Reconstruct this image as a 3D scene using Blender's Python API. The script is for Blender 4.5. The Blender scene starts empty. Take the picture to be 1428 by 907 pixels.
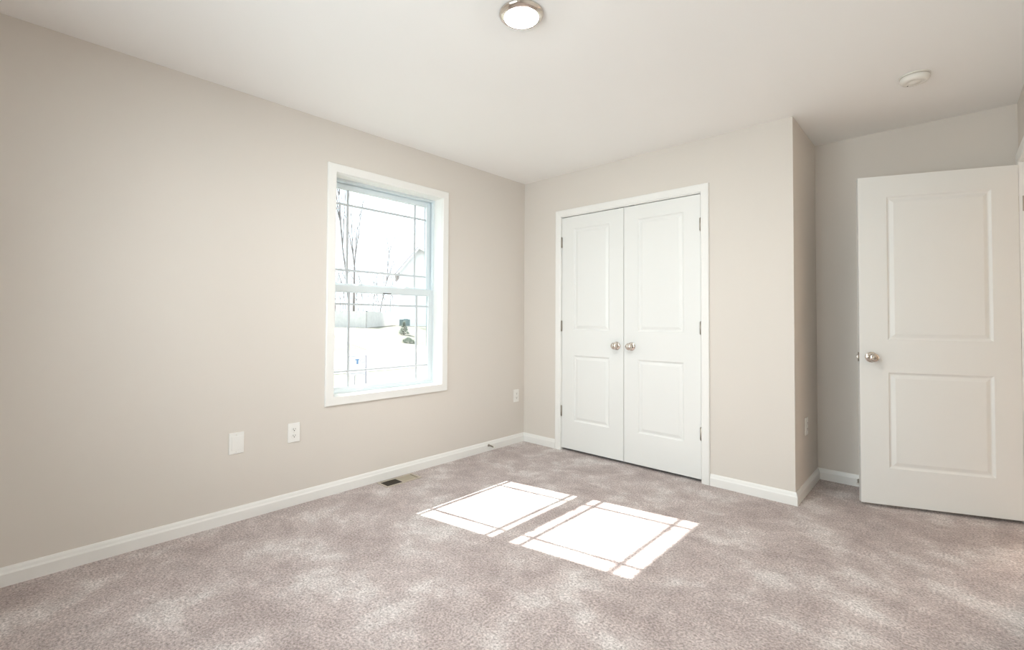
import bpy, bmesh, math, random, os
from mathutils import Vector, Matrix, noise
PI = math.pi
scene = bpy.context.scene
COL = scene.collection

# ------------------------------------------------------------------ camera
def make_camera():
    yaw, pitch, roll, f = 0.75090, 0.02260, 0.00560, 655.17
    fw = Vector((-math.sin(yaw)*math.cos(pitch), math.cos(yaw)*math.cos(pitch), math.sin(pitch)))
    rt = Vector((math.cos(yaw), math.sin(yaw), 0)); up = rt.cross(fw)
    r2 = rt*math.cos(roll) + up*math.sin(roll)
    u2 = -rt*math.sin(roll) + up*math.cos(roll)
    cd = bpy.data.cameras.new('camera'); cam = bpy.data.objects.new('camera', cd); COL.objects.link(cam)
    m = Matrix((r2, u2, -fw)).transposed().to_4x4()
    m.translation = Vector((2.9422, -3.3779, 1.1427)); cam.matrix_world = m
    cd.sensor_fit = 'HORIZONTAL'; cd.sensor_width = 36; cd.lens = f/1428*36
    cd.shift_x = 5.575/1428; cd.shift_y = -21.94/1428
    cd.clip_start = .02; cd.clip_end = 500
    scene.camera = cam
make_camera()

# ------------------------------------------------------------------ light
SUN_W = 15.0; SKY_W = 2.1; LAMP_W = 560.0; HALL_W = 56.0; REAR_W = 106.0
vs = scene.view_settings
vs.view_transform = 'Standard'; vs.look = 'None'; vs.gamma = 1; vs.use_curve_mapping = False
vs.exposure = 0.05
scene.display_settings.display_device = 'sRGB'

w = bpy.data.worlds.new('sky'); scene.world = w; w.use_nodes = True
bg = w.node_tree.nodes['Background']; bg.inputs[0].default_value = (.82, .93, 1, 1); bg.inputs[1].default_value = SKY_W

sd = bpy.data.lights.new('sun', 'SUN'); sun = bpy.data.objects.new('sun', sd); COL.objects.link(sun)
sd.energy = SUN_W; sd.angle = math.radians(.40); sd.color = (1, .975, .94)
sun.location = (-20, -4, 20)
sun.rotation_euler = Vector((1.0, .183, -.995)).to_track_quat('-Z', 'Y').to_euler()

pd = bpy.data.lights.new('window_daylight', 'AREA'); port = bpy.data.objects.new('window_daylight', pd); COL.objects.link(port)
pd.shape = 'RECTANGLE'; pd.size = 1.50; pd.size_y = .92; pd.cycles.is_portal = True
port.location = (-.19, -1.45, 1.372)
port.rotation_euler = Vector((1, 0, 0)).to_track_quat('-Z', 'Y').to_euler()
hd = bpy.data.lights.new('hall_fill_light', 'AREA'); hl = bpy.data.objects.new('hall_fill_light', hd); COL.objects.link(hl)  # unseen area light added in the hall to fill the doorway end
hd.shape = 'DISK'; hd.size = .34; hd.energy = HALL_W; hd.color = (1, .91, .80); hl.location = (3.86, 1.7, 2.40)
pd2 = bpy.data.lights.new('rear_fill_light', 'AREA'); p2 = bpy.data.objects.new('rear_fill_light', pd2); COL.objects.link(p2)  # added area light that brightens the room from behind the camera
pd2.shape = 'RECTANGLE'; pd2.size = 1.9; pd2.size_y = 1.7; pd2.energy = REAR_W; pd2.color = (.89, .975, 1); p2.location = (1.70, -4.60, 1.36)
p2.rotation_euler = Vector((0, 1, 0)).to_track_quat('-Z', 'Y').to_euler()
sc_c = scene.cycles
sc_c.max_bounces = 16; sc_c.diffuse_bounces = 10; sc_c.transparent_max_bounces = 16
sc_c.caustics_reflective = False; sc_c.caustics_refractive = False
sc_c.sample_clamp_indirect = 12

# ------------------------------------------------------------------ materials
def mat(name, col, rough=.5, metal=0, spec=.5):
    m = bpy.data.materials.new(name); m.use_nodes = True
    b = m.node_tree.nodes['Principled BSDF']
    b.inputs['Base Color'].default_value = (*col, 1); b.inputs['Roughness'].default_value = rough
    b.inputs['Metallic'].default_value = metal; b.inputs['Specular IOR Level'].default_value = spec
    return m
def N(m, t, **k):
    n = m.node_tree.nodes.new(t)
    for a, v in k.items(): setattr(n, a, v)
    return n
def L(m, a, b): m.node_tree.links.new(a, b)
def bsdf(m): return m.node_tree.nodes['Principled BSDF']
def coords(m, scale=(1, 1, 1)):
    tc = N(m, 'ShaderNodeTexCoord'); mp = N(m, 'ShaderNodeMapping'); mp.inputs['Scale'].default_value = scale
    L(m, tc.outputs['Object'], mp.inputs[0]); return mp.outputs[0]
def noise_tex(m, vec, scale, detail=3, rough=.5, dist=0):
    n = N(m, 'ShaderNodeTexNoise'); n.inputs['Scale'].default_value = scale; n.inputs['Detail'].default_value = detail
    n.inputs['Roughness'].default_value = rough; n.inputs['Distortion'].default_value = dist
    L(m, vec, n.inputs['Vector']); return n.outputs['Fac']
def ramp(m, fac, stops):
    r = N(m, 'ShaderNodeValToRGB'); L(m, fac, r.inputs[0]); e = r.color_ramp.elements
    while len(e) < len(stops): e.new(.5)
    for el, (p, c) in zip(e, stops): el.position = p; el.color = (*c, 1)
    return r.outputs[0]
def bump(m, h, strength, dist):
    b = N(m, 'ShaderNodeBump'); b.inputs['Strength'].default_value = strength; b.inputs['Distance'].default_value = dist
    L(m, h, b.inputs['Height']); L(m, b.outputs[0], bsdf(m).inputs['Normal']); return b
def mix(m, a, b, fac, mode='MIX'):
    x = N(m, 'ShaderNodeMix', data_type='RGBA', blend_type=mode)
    if isinstance(fac, (int, float)): x.inputs[0].default_value = fac
    else: L(m, fac, x.inputs[0])
    for s, v in ((6, a), (7, b)):
        if isinstance(v, tuple): x.inputs[s].default_value = (*v, 1)
        else: L(m, v, x.inputs[s])
    return x.outputs[2]

M = {}
def paint(name, col, rough, bs=.12):
    m = mat(name, col, rough, spec=.3); v = coords(m)
    h = noise_tex(m, v, 260, 3); bump(m, h, bs, .0006)
    c = noise_tex(m, v, 1.7, 2); L(m, mix(m, col, tuple(x*.975 for x in col), c), bsdf(m).inputs['Base Color'])
    return m
M['wall'] = paint('wall_paint', (.70, .66, .612), .75)
M['ceiling'] = paint('ceiling_paint', (.90, .895, .88), .9, .2)
M['trim'] = mat('white_trim_paint', (.83, .83, .81), .32)
M['door'] = mat('white_door_paint', (.79, .80, .785), .36)
def grained(m):
    v = coords(m, (90, 90, 3)); h = noise_tex(m, v, 2.2, 4); bump(m, h, .10, .0006)
grained(M['door'])
M['vinyl'] = mat('white_vinyl', (.69, .76, .79), .3)
M['grille'] = mat('grey_white_grille', (.56, .60, .63), .4)
M['plastic'] = mat('white_plastic', (.84, .835, .81), .3)
M['plastic2'] = mat('ivory_plastic', (.80, .78, .73), .4)
M['nickel'] = mat('satin_nickel', (.72, .66, .60), .16, 1)
M['nickel_d'] = mat('aged_nickel', (.42, .38, .33), .35, 1)
M['dark'] = mat('dark_slot', (.02, .018, .015), .6)
M['tan'] = mat('tan_metal', (.37, .32, .24), .45)
M['tan2'] = mat('beige_metal', (.47, .41, .34), .45)
M['duct'] = mat('dark_duct', (.035, .026, .016), .6)
M['rubber'] = mat('white_rubber', (.8, .78, .74), .6)
M['concrete'] = mat('pale_concrete', (.62, .61, .58), .9)
M['asphalt'] = mat('pale_road', (.52, .53, .55), .9)
M['siding'] = mat('white_siding', (.97, .97, .97), .7)
M['roofing'] = mat('grey_shingle', (.40, .38, .40), .9)
M['bark'] = mat('bark', (.25, .23, .225), .9)
M['fence'] = mat('weathered_fence', (.74, .73, .71), .9)
M['ac'] = mat('grey_condenser', (.26, .33, .33), .6)
M['bush'] = mat('evergreen', (.30, .33, .28), .9)
M['sign_white'] = mat('sign_white', (.93, .93, .93), .5)
M['sign_blue'] = mat('sign_blue', (.14, .27, .48), .5)
M['sign_grey'] = mat('sign_grey', (.36, .36, .42), .5)
for k in ('concrete', 'asphalt', 'fence', 'bark'):
    m = M[k]; c = tuple(bsdf(m).inputs['Base Color'].default_value)[:3]
    L(m, mix(m, c, tuple(x*.75 for x in c), noise_tex(m, coords(m), 3, 4)), bsdf(m).inputs['Base Color'])
# lawn
m = M['lawn'] = mat('winter_lawn', (.2, .25, .1), 1)
v = coords(m)
c1 = ramp(m, noise_tex(m, v, .35, 4), [(.38, (.205, .195, .16)), (.6, (.165, .19, .135))])
L(m, mix(m, c1, (.24, .225, .19), noise_tex(m, v, 6, 3)), bsdf(m).inputs['Base Color'])
# carpet
m = M['carpet'] = mat('plush_carpet', (.4, .35, .33), 1, spec=.08)
bsdf(m).inputs['Sheen Weight'].default_value = .25; bsdf(m).inputs['Sheen Roughness'].default_value = .6
v = coords(m)
blot = noise_tex(m, v, 3.6, 8, .66, .25)
blot2 = noise_tex(m, v, 11, 4, .6, .8)
fine = noise_tex(m, v, 105, 4, .75)
mid = noise_tex(m, v, 60, 3, .7)
cb = ramp(m, blot, [(.37, (.375, .308, .294)), (.52, (.465, .398, .383)), (.63, (.60, .553, .538))])
cb = mix(m, cb, ramp(m, blot2, [(.36, (.80, .79, .79)), (.64, (1.14, 1.14, 1.14))]), .5, 'MULTIPLY')
cb = mix(m, cb, ramp(m, fine, [(.34, (.42, .40, .38)), (.50, (.98, .98, .98)), (.64, (1.5, 1.5, 1.5))]), .95, 'MULTIPLY')
L(m, cb, bsdf(m).inputs['Base Color'])
ad = N(m, 'ShaderNodeMath', operation='MULTIPLY_ADD'); ad.inputs[1].default_value = .9; L(m, mid, ad.inputs[0]); L(m, fine, ad.inputs[2])
bump(m, ad.outputs[0], .7, .006)
# glass
m = M['glass'] = bpy.data.materials.new('window_glass'); m.use_nodes = True
nt = m.node_tree; nt.nodes.clear()
out = N(m, 'ShaderNodeOutputMaterial'); mx = N(m, 'ShaderNodeMixShader'); tr = N(m, 'ShaderNodeBsdfTransparent'); gl = N(m, 'ShaderNodeBsdfGlossy')
tr.inputs[0].default_value = (.97, .985, .98, 1); gl.inputs['Roughness'].default_value = 0.0
fr = N(m, 'ShaderNodeFresnel'); fr.inputs[0].default_value = 1.45
L(m, fr.outputs[0], mx.inputs[0]); L(m, tr.outputs[0], mx.inputs[1]); L(m, gl.outputs[0], mx.inputs[2]); L(m, mx.outputs[0], out.inputs[0])
# lamp lens
m = M['lens'] = mat('lit_lens', (.9, .88, .84), .4)
bsdf(m).inputs['Emission Color'].default_value = (.98, .985, .95, 1); bsdf(m).inputs['Emission Strength'].default_value = LAMP_W

# ------------------------------------------------------------------ mesh helpers
class MB:
    def __init__(s): s.v = []; s.f = []; s.sm = []
    def add(s, vs, fs, smooth=False):
        o = len(s.v); s.v += [tuple(x) for x in vs]; s.f += [tuple(i+o for i in f) for f in fs]; s.sm += [smooth]*len(fs); return s
    def box(s, a, b):
        (x0, y0, z0), (x1, y1, z1) = a, b
        return s.add([(x0,y0,z0),(x1,y0,z0),(x1,y1,z0),(x0,y1,z0),(x0,y0,z1),(x1,y0,z1),(x1,y1,z1),(x0,y1,z1)],
                     [(0,3,2,1),(4,5,6,7),(0,1,5,4),(1,2,6,5),(2,3,7,6),(3,0,4,7)])
    def tube(s, p, q, r0, r1=None, n=12, caps=True):
        p, q = Vector(p), Vector(q); r1 = r0 if r1 is None else r1
        d = (q-p).normalized(); a = d.orthogonal().normalized(); b = d.cross(a)
        vs = [c + (a*math.cos(t*2*PI/n) + b*math.sin(t*2*PI/n))*r for c, r in ((p, r0), (q, r1)) for t in range(n)]
        s.add(vs, [(i, (i+1) % n, n+(i+1) % n, n+i) for i in range(n)], True)
        if caps: s.add(vs, [tuple(range(n))[::-1], tuple(range(n, 2*n))])
        return s
    def lathe(s, prof, o=(0, 0, 0), axis=(0, 0, 1), n=40, sharp=False):
        o = Vector(o); ax = Vector(axis).normalized(); a = ax.orthogonal().normalized(); b = ax.cross(a)
        vs = [o + ax*h + (a*math.cos(t*2*PI/n) + b*math.sin(t*2*PI/n))*max(r, 1e-5) for r, h in prof for t in range(n)]
        fs = [(k*n+i, k*n+(i+1) % n, (k+1)*n+(i+1) % n, (k+1)*n+i) for k in range(len(prof)-1) for i in range(n)]
        return s.add(vs, fs, not sharp)
    def build(s, name, m, parent=None, bevel=0, loc=None, rz=0):
        me = bpy.data.meshes.new(name); me.from_pydata(s.v, [], s.f); me.update()
        for p, k in zip(me.polygons, s.sm): p.use_smooth = k
        bm = bmesh.new(); bm.from_mesh(me); bmesh.ops.remove_doubles(bm, verts=bm.verts, dist=1e-5)
        bmesh.ops.recalc_face_normals(bm, faces=bm.faces); bm.to_mesh(me); bm.free()
        me.materials.append(M[m] if isinstance(m, str) else m)
        o = bpy.data.objects.new(name, me); COL.objects.link(o)
        if parent: o.parent = parent
        if loc: o.location = loc
        o.rotation_euler.z = rz
        if bevel:
            b = o.modifiers.new('bevel', 'BEVEL'); b.width = bevel; b.segments = 2; b.limit_method = 'ANGLE'; b.angle_limit = math.radians(40)
        return o
def tag(o, label=None, cat=None, group=None, kind=None):
    for k, v in (('label', label), ('category', cat), ('group', group), ('kind', kind)):
        if v: o[k] = v
    return o
def empty(name, loc=(0, 0, 0), rz=0):
    o = bpy.data.objects.new(name, None); COL.objects.link(o); o.location = loc; o.rotation_euler.z = rz; o.empty_display_size = .1; return o

def slab(xs, zs, holes, T, fn):
    """wall with rectangular holes; fn maps (a, depth, z) to the world"""
    b = MB()
    solid = lambda i, j: 0 <= i < len(xs)-1 and 0 <= j < len(zs)-1 and not any(h[0] <= (xs[i]+xs[i+1])/2 <= h[1] and h[2] <= (zs[j]+zs[j+1])/2 <= h[3] for h in holes)
    for i in range(len(xs)-1):
        for j in range(len(zs)-1):
            if not solid(i, j): continue
            a0, a1, z0, z1 = xs[i], xs[i+1], zs[j], zs[j+1]
            for d in (0, T): b.add([fn(a0,d,z0), fn(a1,d,z0), fn(a1,d,z1), fn(a0,d,z1)], [(0,1,2,3)])
            for (di, dj), (p, q) in {(-1,0): ((a0,z0),(a0,z1)), (1,0): ((a1,z0),(a1,z1)), (0,-1): ((a0,z0),(a1,z0)), (0,1): ((a0,z1),(a1,z1))}.items():
                if not solid(i+di, j+dj):
                    b.add([fn(p[0],0,p[1]), fn(q[0],0,q[1]), fn(q[0],T,q[1]), fn(p[0],T,p[1])], [(0,1,2,3)])
    return b
def casing(u0, u1, v0, v1, prof, fn, closed=False):
    """mitred moulding round an opening; prof = (offset outward, height off the wall)"""
    b = MB(); rows = []
    for o, h in prof:
        c = [(u0-o, v0 if not closed else v0-o), (u0-o, v1+o), (u1+o, v1+o), (u1+o, v0 if not closed else v0-o)]
        rows.append([fn(u, h, v) for u, v in c])
    n = len(prof); vs = [p for r in rows for p in r]; fs = []
    segs = [(0,1),(1,2),(2,3)] + ([(3,0)] if closed else [])
    for k in range(n-1):
        for a, c in segs: fs.append((k*4+a, k*4+c, (k+1)*4+c, (k+1)*4+a))
    for a, c in segs: fs.append(((n-1)*4+a, (n-1)*4+c, c, a))
    if not closed: fs += [tuple(k*4 for k in range(n)), tuple(k*4+3 for k in range(n))[::-1]]
    return b.add(vs, fs)

# ------------------------------------------------------------------ room
H = 2.443; XR = 3.264; YB = .692; YF = -4.4; XC = 2.244; TL = .17
S = 'structure'
def st(o, label, cat): return tag(o, label, cat, kind=S)
WY0, WY1, WZ0, WZ1 = -1.899, -1.006, .634, 2.110      # window clear opening
j = .012
fl = MB().box((-.17, YF-.12, -.12), (4.5, YB+.12, 0)).build('floor', 'carpet')
st(fl, 'pinkish grey plush carpet covering the whole bedroom floor', 'carpet')
st(MB().box((-.17, YF-.12, H), (4.5, YB+.12, H+.12)).build('ceiling', 'ceiling'), 'plain white painted bedroom ceiling', 'ceiling')
wl = slab([YF, WY0-j, WY1+j, YB+.12], [0, WZ0-j, WZ1+j, H], [(WY0-j, WY1+j, WZ0-j, WZ1+j)], TL, lambda a, d, z: (-d, a, z)).build('wall_left', 'wall')
st(wl, 'greige painted long wall holding the double-hung window', 'wall')
CX0, CX1, CZ = .441, 1.667, 2.058
wc = slab([0, CX0-.014, CX1+.014, XC], [0, CZ+.014, H], [(CX0-.014, CX1+.014, -1, CZ+.014)], .12, lambda a, d, z: (a, d, z)).build('wall_closet', 'wall')
st(wc, 'greige painted wall around the white double closet doors', 'wall')
st(MB().box((XC-.12, .12, 0), (XC, YB, H)).build('wall_return', 'wall'), 'short greige side wall turning from the closet wall into the entry nook', 'wall')
st(MB().box((0, YB, 0), (XR, YB+.12, H)).build('wall_back', 'wall'), 'shaded greige end wall of the entry nook behind the open door', 'wall')
DY0, DY1, DZ = -.196, .582, 2.064
wr = slab([YF, DY0-.014, DY1+.014, YB+.12], [0, DZ+.014, H], [(DY0-.014, DY1+.014, -1, DZ+.014)], .12, lambda a, d, z: (XR+d, a, z)).build('wall_right', 'wall')
st(wr, 'greige right wall with the bedroom doorway, seen edge on', 'wall')
RX0, RX1, RZ0, RZ1 = .90, 2.50, .62, 2.10
st(slab([-.17, RX0, RX1, XR+.12], [0, RZ0, RZ1, H], [(RX0, RX1, RZ0, RZ1)], .12, lambda a, d, z: (a, YF-d, z)).build('wall_rear', 'wall'), 'greige wall behind the photographer', 'wall')
hb = MB().box((4.38, -1.4, 0), (4.5, 3.12, H)).box((XR+.12, -1.4, 0), (4.38, -1.28, H)).box((XR+.12, 3.0, 0), (4.38, 3.12, H)).box((XR, YB+.12, 0), (XR+.12, 3.12, H))
st(hb.build('wall_hall', 'wall'), 'greige hallway walls beyond the bedroom doorway', 'wall')
st(MB().box((XR, YB+.12, -.12), (4.5, 3.12, 0)).build('floor_hall', 'carpet'), 'plush carpet running down the hallway', 'carpet')
st(MB().box((XR, YB+.12, H), (4.5, 3.12, H+.12)).build('ceiling_hall', 'ceiling'), 'white hallway ceiling', 'ceiling')

# baseboards
BP = [(0, 0), (.014, 0), (.014, .052), (.0105, .060), (.0085, .071), (.005, .080), (0, .080)]
def baseboard(name, label, pts):
    P = [Vector((x, y)) for x, y in pts]; rows = []
    for off, z in BP:
        row = []
        for i, p in enumerate(P):
            ds = []
            if i > 0: ds.append((P[i]-P[i-1]).normalized())
            if i < len(P)-1: ds.append((P[i+1]-P[i]).normalized())
            ns = [Vector((d.y, -d.x)) for d in ds]
            n = ns[0] if len(ns) == 1 else (ns[0]+ns[1])/(1+ns[0].dot(ns[1]))
            q = p+n*off; row.append((q.x, q.y, z))
        rows.append(row)
    n = len(P); b = MB(); k = len(BP)
    b.add([v for r in rows for v in r], [(i*n+a, i*n+a+1, ((i+1) % k)*n+a+1, ((i+1) % k)*n+a) for i in range(k) for a in range(n-1)]
          + [tuple(i*n for i in range(k)), tuple(i*n+n-1 for i in range(k))])
    return st(b.build(name, 'trim'), label, 'baseboard')
baseboard('baseboard_left', 'long white baseboard under the window', [(0, YF), (0, -.0145)])
baseboard('baseboard_closet', 'short white baseboard between the far corner and the closet', [(0, 0), (.3795, 0)])
baseboard('baseboard_nook', 'white baseboard wrapping the outside corner beside the closet doors', [(1.7285, 0), (XC, 0), (XC, YB-.0145)])
baseboard('baseboard_back', 'white baseboard in the shaded nook behind the door', [(XC, YB), (XR, YB)])
baseboard('baseboard_right', 'white baseboard along the right wall', [(XR, DY0-.064), (XR, YF+.0145)])
baseboard('baseboard_rear', 'white baseboard along the wall behind the photographer', [(XR, YF), (.0145, YF)])

# casings
CP = [(.0, 0), (.0, .009), (.003, .0115), (.010, .0115), (.014, .0135), (.040, .0165), (.052, .0165), (.0565, .013), (.0565, 0)]
st(casing(CX0+.004-.007, CX1-.004+.007, 0, CZ+.005, CP, lambda u, h, z: (u, -h, z)).build('trim_1', 'trim'), 'white moulded casing framing the closet doors', 'door casing')
st(casing(WY0-.003, WY1+.003, WZ0-.003, WZ1+.003, [(0, 0), (0, .014), (.003, .016), (.052, .016), (.056, .012), (.056, 0)], lambda u, h, z: (h, u, z), True).build('trim_2', 'trim'),
   'white picture-frame casing around the window', 'window casing')
st(casing(DY0, DY1, 0, DZ+.003, CP, lambda u, h, z: (XR-h, u, z)).build('trim_3', 'trim'), 'white casing of the bedroom doorway at the right edge', 'door casing')
# jambs
b = MB().box((CX0-.014, 0, 0), (CX0, .12, CZ+.014)).box((CX1, 0, 0), (CX1+.014, .12, CZ+.014)).box((CX0, 0, CZ), (CX1, .12, CZ+.014))
b.box((CX0, .042, CZ-.01), (CX1, .055, CZ))
st(b.build('trim_4', 'trim'), 'white jamb lining the closet opening', 'door jamb')
b = MB().box((XR, DY0-.014, 0), (XR+.12, DY0, DZ+.014)).box((XR, DY1, 0), (XR+.12, DY1+.014, DZ+.014)).box((XR, DY0, DZ), (XR+.12, DY1, DZ+.014))
jamb_r = st(b.build('trim_5', 'trim'), 'white jamb lining the bedroom doorway', 'door jamb')

# ------------------------------------------------------------------ window
win = st(empty('window_1', (0, 0, 0)), 'white double-hung window with grilles in the left wall', 'window')
def ring(b, y0, y1, z0, z1, wy, wz0, wz1, x0, x1):
    b.box((x0, y0, z0), (x1, y0+wy, z1)).box((x0, y1-wy, z0), (x1, y1, z1))
    b.box((x0, y0+wy, z0), (x1, y1-wy, z0+wz0)).box((x0, y0+wy, z1-wz1), (x1, y1-wy, z1)); return b
ring(MB(), WY0-j, WY1+j, WZ0-j, WZ1+j, j, j, j, -.095, 0).build('jamb', 'trim', win)
f = MB(); ring(f, WY0-j, WY1+j, WZ0-j, WZ1+j, .026, .030, .028, -.17, -.095)
ring(f, WY0+.006, WY1-.006, WZ0+.004, WZ1-.006, .010, .012, .012, -.128, -.122)
f.build('window_frame', 'vinyl', win, .0015)
SY0, SY1 = WY0+.014, WY1-.014
GY0, GY1 = -1.850, -1.052
def sash(name, z0, z1, gz0, gz1, x0, x1, mz):
    b = MB(); ring(b, SY0, SY1, z0, z1, GY0-SY0, gz0-z0, z1-gz1, x0, x1)
    xm = (x0+x1)/2
    s = b.build(name, 'vinyl', win, .003)
    bd = MB(); ring(bd, GY0-.004, GY1+.004, gz0-.004, gz1+.004, .008, .008, .008, xm-.011, xm+.011); bd.build('glazing_bead', 'vinyl', s, .001)
    p = MB().add([(xm, GY0, gz0), (xm, GY1, gz0), (xm, GY1, gz1), (xm, GY0, gz1)], [(0, 1, 2, 3)]).build('glass_pane', 'glass', s)
    g = MB()
    for y in (GY0+.112, GY1-.112): g.box((xm-.004, y-.008, gz0), (xm+.004, y+.008, gz1))
    for z in mz: g.box((xm-.0045, GY0, z-.0068), (xm+.0045, GY1, z+.0068))
    g.build('grille', 'grille', s)
    return s
lower = sash('lower_sash', WZ0+.018, 1.378, .672, 1.332, -.126, -.098, (.780, 1.246))
upper = sash('upper_sash', 1.334, WZ1-.018, 1.388, 2.056, -.160, -.132, (1.486, 1.948))
for y in (-1.655, -1.268):
    k = MB().box((-.124, y-.026, 1.378), (-.100, y+.026, 1.382)).lathe([(0, .012), (.012, .012), (.014, .009), (.014, 0), (0, 0)], (-.112, y, 1.382), n=20)
    k.add([(-.118, y-.004, 1.388), (-.106, y-.004, 1.388), (-.106, y+.026, 1.388), (-.116, y+.026, 1.388), (-.118, y-.004, 1.397), (-.106, y-.004, 1.397), (-.106, y+.026, 1.394), (-.116, y+.026, 1.394)],
          [(0,3,2,1),(4,5,6,7),(0,1,5,4),(1,2,6,5),(2,3,7,6),(3,0,4,7)])
    k.build('sash_lock', 'vinyl', lower, .0015)
MB().box((-.0985, -1.475, 1.331), (-.0965, -1.405, 1.336)).build('finger_slot', 'dark', lower)
MB().box((-.098, -1.62, .650), (-.088, -1.29, .657)).build('sash_lift', 'vinyl', lower, .002)

w2 = st(empty('added_rear_window'), 'white twin double-hung window added unseen behind the photographer for fill light', 'window')  # unseen window added as an inlet for the rear fill light
b = MB()
for a, c in ((RX0, 1.675), (1.725, RX1)):
    for z0, z1, y in ((RZ0, 1.37, YF-.05), (1.35, RZ1, YF-.085)):
        b.box((a, y-.03, z0), (a+.05, y, z1)).box((c-.05, y-.03, z0), (c, y, z1)).box((a+.05, y-.03, z0), (c-.05, y, z0+.045)).box((a+.05, y-.03, z1-.045), (c-.05, y, z1))
b.box((1.675, YF-.12, RZ0), (1.725, YF-.03, RZ1)).build('window_frame', 'vinyl', w2)
MB().add([(RX0+.01, YF-.08, RZ0+.01), (RX1-.01, YF-.08, RZ0+.01), (RX1-.01, YF-.08, RZ1-.01), (RX0+.01, YF-.08, RZ1-.01)], [(0, 1, 2, 3)]).build('glass_pane', 'glass', w2)
st(casing(RX0, RX1, RZ0, RZ1, [(0, 0), (0, .014), (.003, .016), (.052, .016), (.056, .012), (.056, 0)], lambda u, h, z: (u, YF+h, z), True).build('trim_6', 'trim'), 'white casing of the added unseen window behind the photographer', 'window casing')

# ------------------------------------------------------------------ doors
def door_leaf(W, Hd, T, panels, name):
    xs = [0, panels[0][0], panels[0][1], W]; zs = [0, panels[0][2], panels[0][3], panels[1][2], panels[1][3], Hd]
    b = MB(); prof = [(0, 0), (.003, .0035), (.008, .0080), (.012, .0095), (.016, .0095), (.036, .0028)]
    for side in (0, 1):
        Y = (lambda d: d) if side == 0 else (lambda d: T-d)
        for i in range(3):
            for k in range(5):
                x0, x1, z0, z1 = xs[i], xs[i+1], zs[k], zs[k+1]
                if i == 1 and k in (1, 3):
                    R = [[(x0+o, Y(d), z0+o), (x1-o, Y(d), z0+o), (x1-o, Y(d), z1-o), (x0+o, Y(d), z1-o)] for o, d in prof]
                    vs = [p for r in R for p in r]; fs = [(q*4+a, q*4+(a+1) % 4, (q+1)*4+(a+1) % 4, (q+1)*4+a) for q in range(len(R)-1) for a in range(4)]
                    fs.append(tuple((len(R)-1)*4+a for a in range(4))); b.add(vs, fs)
                else: b.add([(x0, Y(0), z0), (x1, Y(0), z0), (x1, Y(0), z1), (x0, Y(0), z1)], [(0, 1, 2, 3)])
    for i in range(3):
        for z in (0, Hd): b.add([(xs[i], 0, z), (xs[i+1], 0, z), (xs[i+1], T, z), (xs[i], T, z)], [(0, 1, 2, 3)])
    for k in range(5):
        for x in (0, W): b.add([(x, 0, zs[k]), (x, 0, zs[k+1]), (x, T, zs[k+1]), (x, T, zs[k])], [(0, 1, 2, 3)])
    return b.build(name, 'door', None, .0012)
def knob(parent, x, y, z, sgn=-1, dot=False):
    """round knob whose rosette is a sub-part"""
    a = (0, sgn, 0)
    k = MB().lathe([(.011, .004), (.010, .018), (.012, .026), (.021, .032), (.0265, .041), (.0275, .049), (.024, .057), (.015, .0615), (0, .0625)], (x, y, z), a, 36).build('door_knob', 'nickel', parent)
    MB().lathe([(.033, 0), (.033, .003), (.030, .007), (.016, .010), (.011, .010)], (x, y, z), a, 36).build('rosette', 'nickel', k)
    if dot: MB().lathe([(.0085, .062), (.0085, .0632), (.004, .0635), (0, .0635)], (x, y, z), a, 20).build('lock_button', 'nickel_d', k)
    return k
def hinge(parent, x, y, z, dx, leaf=True):
    b = MB().tube((x, y, z-.044), (x, y, z+.044), .0068, n=14)
    for q in (-.049, .044): b.tube((x, y, z+q), (x, y, z+q+.005), .0035, n=10)
    if leaf: b.box((min(x, x+dx), y+.004, z-.044), (max(x, x+dx), y+.0065, z+.044))
    return b.build('hinge', 'nickel_d', parent)
LW = .6078
zp = ((.245, .815), (1.036, 1.920))
for idx, (x0, left) in enumerate(((CX0+.003, True), (CX1-.003-LW, False))):
    pn = [(.128, .478, *zp[0]), (.128, .478, *zp[1])] if left else [(.1165+.004, .4785+.004, *zp[0]), (.1205, .4825, *zp[1])]
    d = door_leaf(LW, 2.030, .035, pn, 'door_%d' % (idx+1))
    d.location = (x0, .003, .022)
    st(d, 'left leaf of the white two-panel closet doors' if left else 'right leaf of the white two-panel closet doors', 'closet door')
    knob(d, LW-.060 if left else .066, 0, .916)
    for z in (1.812, 1.070, .322): hinge(d, -.001 if left else LW+.001, -.0045, z, .004 if left else -.004, False)
    cx = LW-.068 if left else .068
    MB().box((cx-.017, .004, 2.030), (cx+.017, .024, 2.0345)).lathe([(.007, 0), (.006, .0008), (0, .001)], (cx, .014, 2.0345), n=16).build('ball_catch', 'dark', d)

ax, ay = 2.541, .290; bx_, by_ = 3.255, .578
ang = math.atan2(by_-ay, bx_-ax); EW = .768
ed = door_leaf(EW, 2.032, .035, [(.147, .647, .225, .811), (.147, .647, 1.012, 1.900)], 'door_3')
ed.location = (ax, ay, .020); ed.rotation_euler.z = ang
st(ed, 'white two-panel bedroom door standing open into the room at the right', 'door')
knob(ed, .060, 0, .903, -1, True); knob(ed, .060, .035, .903, 1)
MB().box((-.0012, .006, .875), (.002, .029, .931)).build('latch_plate', 'nickel_d', ed)
MB().box((-.011, .011, .893), (0, .024, .913)).build('latch_bolt', 'nickel', ed, .002)
for z in (1.806, 1.02, .25):
    h = MB().tube((EW+.004, .038, z-.044), (EW+.004, .038, z+.044), .0055, n=14)
    h.box((EW, .004, z-.044), (EW+.0022, .034, z+.044))
    for q in (-.030, .030): h.lathe([(.004, 0), (.003, .001), (0, .001)], (EW+.0022, .013, z+q), (1, 0, 0), 10)
    h.build('hinge', 'nickel_d', ed)
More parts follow.
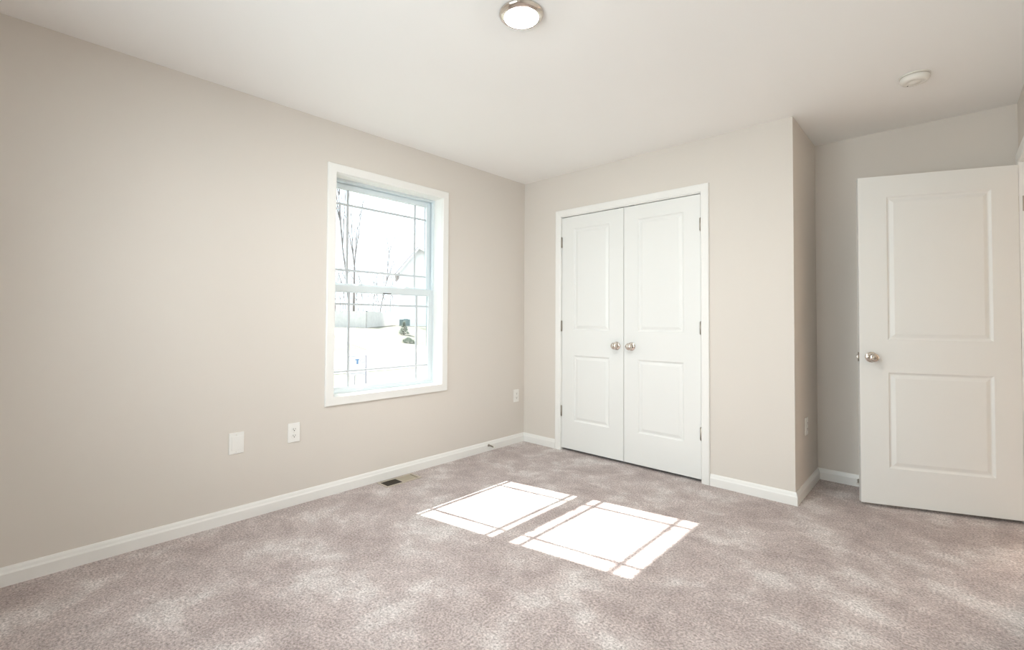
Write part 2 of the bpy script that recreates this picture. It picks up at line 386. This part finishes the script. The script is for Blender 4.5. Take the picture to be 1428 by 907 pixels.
for z in (1.826, 1.04, .27):
    h = MB().box((XR+.004, DY1-.0012, z-.044), (XR+.036, DY1+.001, z+.044))
    for q in (-.030, .030): h.lathe([(.0045, 0), (.004, .0012), (0, .0012)], (XR+.014, DY1-.0012, z+q), (0, -1, 0), 10)
    h.build('hinge_leaf', 'nickel_d', jamb_r)

# ------------------------------------------------------------------ ceiling lamp, smoke detector
lx, ly = 1.637, -1.906
lamp = tag(empty('ceiling_light', (lx, ly, H)), 'small round flush ceiling light with satin nickel rim and glowing lens', 'ceiling light')
MB().lathe([(0, 0), (.094, 0), (.0945, -.003), (.092, -.009), (.085, -.015), (.078, -.019), (.0735, -.020), (.0715, -.018), (.0715, -.008)], n=64).build('rim', 'nickel', lamp)
MB().lathe([(.0718, -.014), (.070, -.0185), (.062, -.0215), (.048, -.0245), (.028, -.0265), (0, -.027)], n=64).build('lens', 'lens', lamp)
sx, sy = 2.834, -.128
smo = tag(empty('smoke_detector', (sx, sy, H)), 'round white smoke detector on the ceiling near the entry nook', 'smoke detector')
MB().lathe([(0, 0), (.065, 0), (.065, -.004), (.063, -.006), (.056, -.006)], n=48).build('base_plate', 'plastic2', smo)
MB().lathe([(.058, -.0085), (.0625, -.0095), (.0615, -.024), (.055, -.034), (.036, -.038), (.034, -.035), (.026, -.035), (.024, -.039), (0, -.040)], n=48).build('cover', 'plastic2', smo)
MB().lathe([(.0605, -.006), (.0605, -.0095)], n=48).build('sensing_slot', 'nickel_d', smo)
MB().lathe([(.009, -.034), (.009, -.0385), (.006, -.0395), (0, -.0395)], (.012, -.030, .002), n=20).build('test_button', 'plastic', smo)
MB().lathe([(.003, 0), (.003, -.002), (0, -.002)], (-.030, .022, -.037), n=10).build('status_light', 'dark', smo)

# ------------------------------------------------------------------ wall plates: local x = along the wall, -y = into the room
def plate(name, W, Hh, label, cat, loc, rz, kind, group=None):
    r = tag(empty(name, loc, rz), label, cat, group)
    MB().box((-W/2, -.006, -Hh/2), (W/2, 0, Hh/2)).build('cover_plate', 'plastic', r, .003)
    if kind == 'duplex':
        for s in (-1, 1):
            o = Vector((0, 0, s*.0195))
            f = MB(); n = 24
            pts = [(max(-.0165, min(.0165, .0175*math.cos(t*2*PI/n))), .0145*math.sin(t*2*PI/n)) for t in range(n)]
            vs = [(x, y, z+o.z) for y in (-.0065, -.009) for x, z in pts]
            f.add(vs, [(i, (i+1) % n, n+(i+1) % n, n+i) for i in range(n)] + [tuple(range(n, 2*n))])
            rc = f.build('receptacle', 'plastic', r)
            MB().box((-.0075, -.0096, o.z-.001), (-.0052, -.0088, o.z+.008)).box((.0052, -.0096, o.z), (.0075, -.0088, o.z+.007)).lathe([(.0030, 0), (.0030, .0006), (0, .0006)], (0, -.009, o.z-.006), (0, -1, 0), 12).build('slots', 'dark', rc)
    else:
        iw = .0165 if W < .075 else .025
        MB().box((-iw, -.0085, -.0385), (iw, -.005, .0385)).build('insert', 'plastic', r, .001)
    for z in ((0,) if kind == 'duplex' else (-.0475, .0475)): MB().lathe([(.0032, 0), (.0032, .0012), (0, .0014)], (0, -.006, z), (0, -1, 0), 12).build('screw', 'plastic2', r)
    return r
# wall_left: local x -> +y, local -y -> +x
RZL = PI/2
plate('blank_wall_plate', .078, .120, 'wide plain white wall plate without sockets, low on the window wall', 'wall plate', (0, -2.470, .438), RZL, 'blank')
plate('power_outlet', .074, .117, 'white duplex power outlet below and left of the window', 'outlet', (0, -2.150, .443), RZL, 'duplex')
plate('power_outlet', .070, .117, 'white outlet plate just left of the far room corner', 'outlet', (0, -.110, .438), RZL, 'duplex')
plate('power_outlet', .074, .117, 'white duplex outlet on the narrow return wall beside the nook', 'outlet', (XC, .310, .441), RZL, 'duplex')

# ------------------------------------------------------------------ floor register
rx0, rx1, ry0, ry1 = .036, .160, -1.588, -1.297
reg = tag(empty('floor_register', ((rx0+rx1)/2, (ry0+ry1)/2, 0)), 'tan metal floor register in the carpet below the window', 'floor vent')
ox, oy = (rx0+rx1)/2, (ry0+ry1)/2
def rb(b, x0, y0, z0, x1, y1, z1): return b.box((x0-ox, y0-oy, z0), (x1-ox, y1-oy, z1))
b = MB(); t = .014
rb(b, rx0, ry0, 0, rx1, ry0+t, .005); rb(b, rx0, ry1-t, 0, rx1, ry1, .005); rb(b, rx0, ry0+t, 0, rx0+t, ry1-t, .005); rb(b, rx1-t, ry0+t, 0, rx1, ry1-t, .005)
rb(b, rx0+t, -1.449, 0, rx1-t, -1.443, .005)
b.build('frame', 'tan2', reg, .0015)
rb(MB(), rx0+t, ry0+t, 0, rx1-t, -1.449, .0012).build('duct_shade_plate', 'duct', reg)  # flat dark plate; the open duct's shade is put into its colour
rb(MB(), rx0+t, -1.443, 0, rx1-t, ry1-t, .0022).build('damper', 'tan', reg)
rb(MB(), rx0+t, ry1-t-.012, .0022, rx1-t, ry1-t-.008, .0030).build('lever_slot', 'duct', reg)
for k in range(9):
    y = ry0+t+.011+k*.0125
    rb(MB(), rx0+t, y, .0012, rx1-t, y+.0016, .0030).build('louvre', 'duct', reg)

# ------------------------------------------------------------------ spring door stops
def stop(loc, rz, label):
    r = tag(empty('door_stop', loc, rz), label, 'door stop')
    MB().lathe([(.011, 0), (.011, .003), (.008, .008), (0, .008)], (0, 0, 0), (0, -1, 0), 20).build('base', 'nickel_d', r)
    b = MB(); n = 150; pts = []
    for i in range(n+1):
        a = i/n*2*PI*13; q = i/n; pts.append(Vector((.0055*math.cos(a), -.008-.055*q, .0055*math.sin(a)-.006*q*q)))
    for p, q in zip(pts, pts[1:]): b.tube(p, q, .0013, n=5, caps=False)
    b.build('spring', 'nickel_d', r)
    MB().lathe([(0, 0), (.0065, 0), (.0075, .003), (.0075, .011), (.005, .014), (0, .014)], (0, -.062, -.006), (0, -1, -.1), 16).build('tip', 'rubber', r)
stop((.014, -.478, .050), RZL, 'little metal spring door stop with white tip on the baseboard near the corner')
stop((2.488, YB-.014, .046), 0, 'spring door stop on the nook baseboard just behind the open door')

# ------------------------------------------------------------------ outdoors
GP = [(-.3, -.45), (-8, -1.0), (-14, -1.25), (-20, -1.25), (-22, -1.15), (-26, -.6), (-29, -.2), (-33, .3), (-36, .4), (-140, .6)]
def gz(x):
    if x >= GP[0][0]: return GP[0][1]
    for (a, za), (b_, zb) in zip(GP, GP[1:]):
        if b_ <= x <= a: return za+(zb-za)*(x-a)/(b_-a)
    return GP[-1][1]
def strip(name, P, Q, m, dz, n=24, label=None, cat=None):
    """terrain-following strip between two edge lines"""
    def pt(L_, t):
        k = t*(len(L_)-1); i = min(int(k), len(L_)-2); f = k-i
        return Vector(L_[i]).lerp(Vector(L_[i+1]), f)
    b = MB(); vs = []; K = 16
    for i in range(n+1):
        p, q = pt(P, i/n), pt(Q, i/n)
        for k in range(K+1):
            c = p.lerp(q, k/K); vs.append((c.x, c.y, gz(c.x)+dz))
    b.add(vs, [(i*(K+1)+k, i*(K+1)+k+1, (i+1)*(K+1)+k+1, (i+1)*(K+1)+k) for i in range(n) for k in range(K)], True)
    return st(b.build(name, m), label, cat)
b = MB(); xs = sorted({p[0] for p in GP} | {-50, -80}); ys = [-60+k*5 for k in range(37)]
b.add([(x, y, gz(x)) for x in xs for y in ys], [(i*37+k, i*37+k+1, (i+1)*37+k+1, (i+1)*37+k) for i in range(len(xs)-1) for k in range(36)])
st(b.build('lawn', 'lawn'), 'pale winter lawn outside the window', 'lawn')
strip('street', [(-18.2, -60), (-18.2, 120)], [(-24.2, -60), (-24.2, 120)], 'asphalt', .012, label='pale sunlit street beyond the front lawn', cat='street')
strip('driveway', [(-24.0, 12.6), (-27.0, 12.6), (-29.5, 13.4), (-33, 13.0), (-38, 10.0)], [(-24.0, 17.6), (-26.2, 15.9), (-28.6, 15.2), (-30.9, 15.6), (-34.2, 17.2)], 'concrete', .02,
      label='white concrete driveway climbing to the fence', cat='driveway')
strip('sidewalk', [(-16.3, -60), (-16.3, 120)], [(-17.6, -60), (-17.6, 120)], 'concrete', .018, label='pale concrete walk along the near side of the street', cat='sidewalk')

# fence
fe = tag(empty('wooden_fence', (-34.8, 18.67, .34)), 'tall weathered board privacy fence turning a corner across the street', 'fence')
def fence_run(p, q, n):
    p, q = Vector(p), Vector(q); d = (q-p)/n; b = MB(); ang = math.atan2(d.y, d.x); nn = Vector((-math.sin(ang), math.cos(ang)))*.012
    rnd = random.Random(3)
    for i in range(n):
        a = p+d*(i+.03); c = p+d*(i+.97); h = 1.50+rnd.uniform(-.02, .02); s = rnd.uniform(-.004, .004)
        v = [(a.x-nn.x+s, a.y-nn.y, 0), (c.x-nn.x+s, c.y-nn.y, 0), (c.x+nn.x+s, c.y+nn.y, 0), (a.x+nn.x+s, a.y+nn.y, 0)]
        b.add(v+[(x, y, h) for x, y, _ in v], [(0,3,2,1),(4,5,6,7),(0,1,5,4),(1,2,6,5),(2,3,7,6),(3,0,4,7)])
    b.build('board_panel', 'fence', fe)
    for i in range(0, n+1, 15):
        a = p+d*min(i, n); MB().box((a.x-.13, a.y-.05, 0), (a.x-.03, a.y+.05, 1.54)).build('post', 'fence', fe)
fence_run((-5.5, -3.4), (0, 0), 45)
fence_run((0, 0), (-11.7, 10.7), 90)

# trees
def tree(name, loc, h, r, seed, spread, label, cat, group=None, forks=0, depth=3, sway=.06):
    rnd = random.Random(seed); b = MB()
    def grow(p, d, ln, r, lv):
        segs = 5; q = p
        for s in range(segs):
            d = (d+Vector((rnd.gauss(0, sway), rnd.gauss(0, sway), .05))).normalized(); nq = q+d*ln/segs
            b.tube(q, nq, r*(1-.15*s), r*(1-.15*(s+1)), n=6 if lv == 0 else 4, caps=False); q = nq
            if lv < depth and (s >= (2 if lv == 0 else 0)):
                for _ in range(2 if lv == 0 else 1):
                    a = rnd.uniform(0, 2*PI); nd = (d+Vector((math.cos(a), math.sin(a), rnd.uniform(.1, .6)))*spread).normalized()
                    grow(q, nd, ln*rnd.uniform(.30, .5), r*.45, lv+1)
    if forks:
        top = Vector((0, 0, h*.47)); b.tube((0, 0, 0), top, r, r*.7, n=8)
        for k in range(forks):
            a = k*2*PI/forks+.4; grow(top, Vector((math.cos(a)*.11, math.sin(a)*.11, 1)).normalized(), h*.5, r*.42, 1)
    else: grow(Vector((0, 0, 0)), Vector((0, 0, 1)), h, r, 0)
    return tag(b.build(name, 'bark', loc=loc), label, cat, group)
tree('bare_tree', (-44.6, 22.25, .42), 14.2, .13, 5, .22, 'tall slender bare tree, leftmost seen through the upper sash', 'tree', depth=2, sway=.03)
tree('bare_tree', (-45.4, 23.2, .42), 14.0, .15, 11, .30, 'tall bare tree with trunk forking into upright limbs', 'tree', forks=4, depth=2, sway=.04)
tree('bare_tree', (-46, 26.7, .42), 8.8, .08, 8, .3, 'thin bare tree alone near the middle of the window', 'tree', depth=2, sway=.05)
rw = random.Random(21)
for i in range(46):
    d = rw.uniform(58, 76); a = 2.572+.262*(i+rw.uniform(-.4, .4))/46-.01
    x, y = 2.94+d*math.cos(a), -3.38+d*math.sin(a)
    tree('bare_sapling', (x, y, .5), rw.uniform(4.4, 6.4), .05, 100+i, .5, 'bare leafless sapling in the woods behind the board fence', 'tree', 'saplings behind the fence', depth=2, sway=.07)

# neighbour's house
ho = tag(empty('neighbor_house', (-40.2, 25.6, .3), -.593), 'white sided gabled house across the street at the window right', 'house')
ho.scale = (1.15,)*3
b = MB(); pr = [(0, 0), (0, 5.2), (1.8, 7.44), (6.6, 5.0), (6.6, 0)]
b.add([(x, y, z) for x in (0, -5) for y, z in pr], [(0,1,2,3,4), (5,6,7,8,9)]+[(i, (i+1) % 5, 5+(i+1) % 5, 5+i) for i in range(5)])
b.box((-12, .6, 0), (-5, 14, 5.2)); b.build('wall', 'siding', ho)
b = MB()
for (y0, z0), (y1, z1) in (((-.3, 4.83), (1.8, 7.44)), ((1.8, 7.44), (7.0, 4.8))):
    d = Vector((y1-y0, z1-z0)).normalized(); nx, nz = -d.y*.14, d.x*.14
    b.add([(x, y, z) for x in (.8, -8) for y, z in ((y0, z0), (y1, z1), (y1+nx, z1+nz), (y0+nx, z0+nz))], [(0,1,2,3),(4,5,6,7),(0,1,5,4),(1,2,6,5),(2,3,7,6),(3,0,4,7)])
b.add([(x, y, z) for y in (.4, 14.4) for x, z in ((-4.6, 5.0), (-8.5, 7.5), (-12.4, 5.0), (-12.4, 5.12), (-8.5, 7.65), (-4.6, 5.12))], [(0,1,2,3,4,5),(6,7,8,9,10,11)]+[(i, (i+1) % 6, 6+(i+1) % 6, 6+i) for i in range(6)])
b.build('roof', 'roofing', ho)
b = MB()
for (y0, z0), (y1, z1) in (((-.3, 4.70), (1.8, 7.32)), ((1.8, 7.32), (7.0, 4.66))):
    b.add([(x, y, z) for x in (.84, .80) for y, z in ((y0, z0), (y1, z1), (y1, z1+.22), (y0, z0+.22))], [(0,1,2,3),(4,5,6,7),(0,1,5,4),(1,2,6,5),(2,3,7,6),(3,0,4,7)])
b.build('fascia', 'siding', ho)

# condenser, shrub, stone
ac = tag(empty('air_conditioner', (-38.0, 24.85, .40)), 'dark grey outdoor air conditioning unit standing beside the white house', 'air conditioner')
MB().box((-.42, -.42, 0), (.42, .42, .08)).build('base', 'concrete', ac)
b = MB().box((-.38, -.38, .08), (.38, .38, .74))
for k in range(10):
    z = .11+k*.063; b.box((-.40, -.40, z), (.40, .40, z+.02))
b.build('housing', 'ac', ac); MB().lathe([(0, .80), (.30, .80), (.34, .74)], n=28).build('fan_guard', 'ac', ac)
rs = random.Random(4)
b = MB()
for i in range(380):
    z = rs.random()**1.3; a = rs.uniform(0, 2*PI); r = (1-z)*.42*rs.uniform(.6, 1); p = Vector((r*math.cos(a), r*math.sin(a), .05+z*1.0))
    q = p+Vector((math.cos(a)*.12, math.sin(a)*.12, .07)); b.add([p+Vector((0, 0, .04)), p-Vector((math.sin(a), -math.cos(a), 0))*.04, q, p+Vector((math.sin(a), -math.cos(a), 0))*.04], [(0,1,2),(0,2,3),(1,3,2)])
sh = tag(empty('evergreen_shrub', (-29.6, 19.0, -.12)), 'small cone-shaped evergreen shrub on the sloping lawn', 'shrub')
b.build('foliage', 'bush', sh); MB().tube((0, 0, -.1), (0, 0, .9), .05, .01, 8).build('stem', 'bark', sh)
b = MB()
for i in range(260):
    a = rs.uniform(0, 2*PI); e = rs.uniform(0, PI/2); r = .34*rs.uniform(.7, 1); p = Vector((r*math.cos(a)*math.cos(e)*1.4, r*math.sin(a)*math.cos(e)*1.4, r*math.sin(e)))
    t = Vector((-math.sin(a), math.cos(a), 0))*.05; b.add([p-t, p+t, p*1.2+Vector((0, 0, .05)), p-Vector((0, 0, .05))], [(0,1,2),(0,3,1),(0,2,3),(1,3,2)])
tag(b.build('low_shrub', 'bush', loc=(-26.2, 17.05, -.60)), 'low round shrub by the kerb, right of the cone shrub', 'shrub')

# yard sign in front of the window
sg = tag(empty('yard_sign', (-12, 5.0, -1.13)), 'white real-estate yard sign with blue mark standing on the front lawn', 'sign')
def sx_(b, y0, z0, y1, z1, x=0, t=.01): return b.box((x, y0-5.0, z0+1.13), (x+t, y1-5.0, z1+1.13))
sx_(MB(), 5.31, -1.18, 5.345, -.12, -.02, .035).build('post', 'sign_grey', sg)
sx_(MB(), 4.90, -1.16, 4.925, -.80, -.02, .02).build('leg', 'sign_grey', sg)
sx_(MB(), 4.60, -.155, 5.31, -.135, -.01, .02).build('arm', 'sign_grey', sg)
pnl = sx_(MB(), 4.60, -.60, 5.29, -.155).build('panel', 'sign_white', sg)
rdr = sx_(MB(), 4.60, -.80, 5.29, -.68).build('rider', 'sign_white', sg)
b = sx_(MB(), 4.62, -.745, 5.29, -.728, .0101, .002); sx_(b, 4.90, -.80, 5.00, -.785, .0101, .002); sx_(b, 5.20, -.80, 5.28, -.785, .0101, .002)
b.build('lettering', 'sign_grey', rdr)
b = sx_(MB(), 4.91, -.285, 5.06, -.245, .0101, .002); sx_(b, 4.96, -.42, 5.03, -.285, .0101, .002)
b.build('blue_mark', 'sign_blue', pnl)
sx_(MB(), 5.085, -.335, 5.105, -.285, .0101, .002).build('letter', 'sign_grey', pnl)
sx_(MB(), 5.255, -.42, 5.272, -.21, .0101, .002).build('letter', 'sign_grey', pnl)
sx_(MB(), 4.66, -.503, 5.24, -.495, .0101, .002).build('text_line', 'sign_grey', pnl)
b = MB()
for i in range(16):
    a = i*2*PI/16; b.tube((.012, .185+.045*math.cos(a), .815+.075*math.sin(a)), (.012, .185+.045*math.cos(a+.4), .815+.075*math.sin(a+.4)), .006, n=4)
b.build('letter', 'sign_grey', pnl); b = MB()
for i in range(4):
    a = PI*.8+i*.35; b.tube((.012, -.25+.06*math.cos(a), .86+.05*math.sin(a)), (.012, -.25+.06*math.cos(a+.35), .86+.05*math.sin(a+.35)), .005, n=4)
b.build('letter', 'sign_grey', pnl)
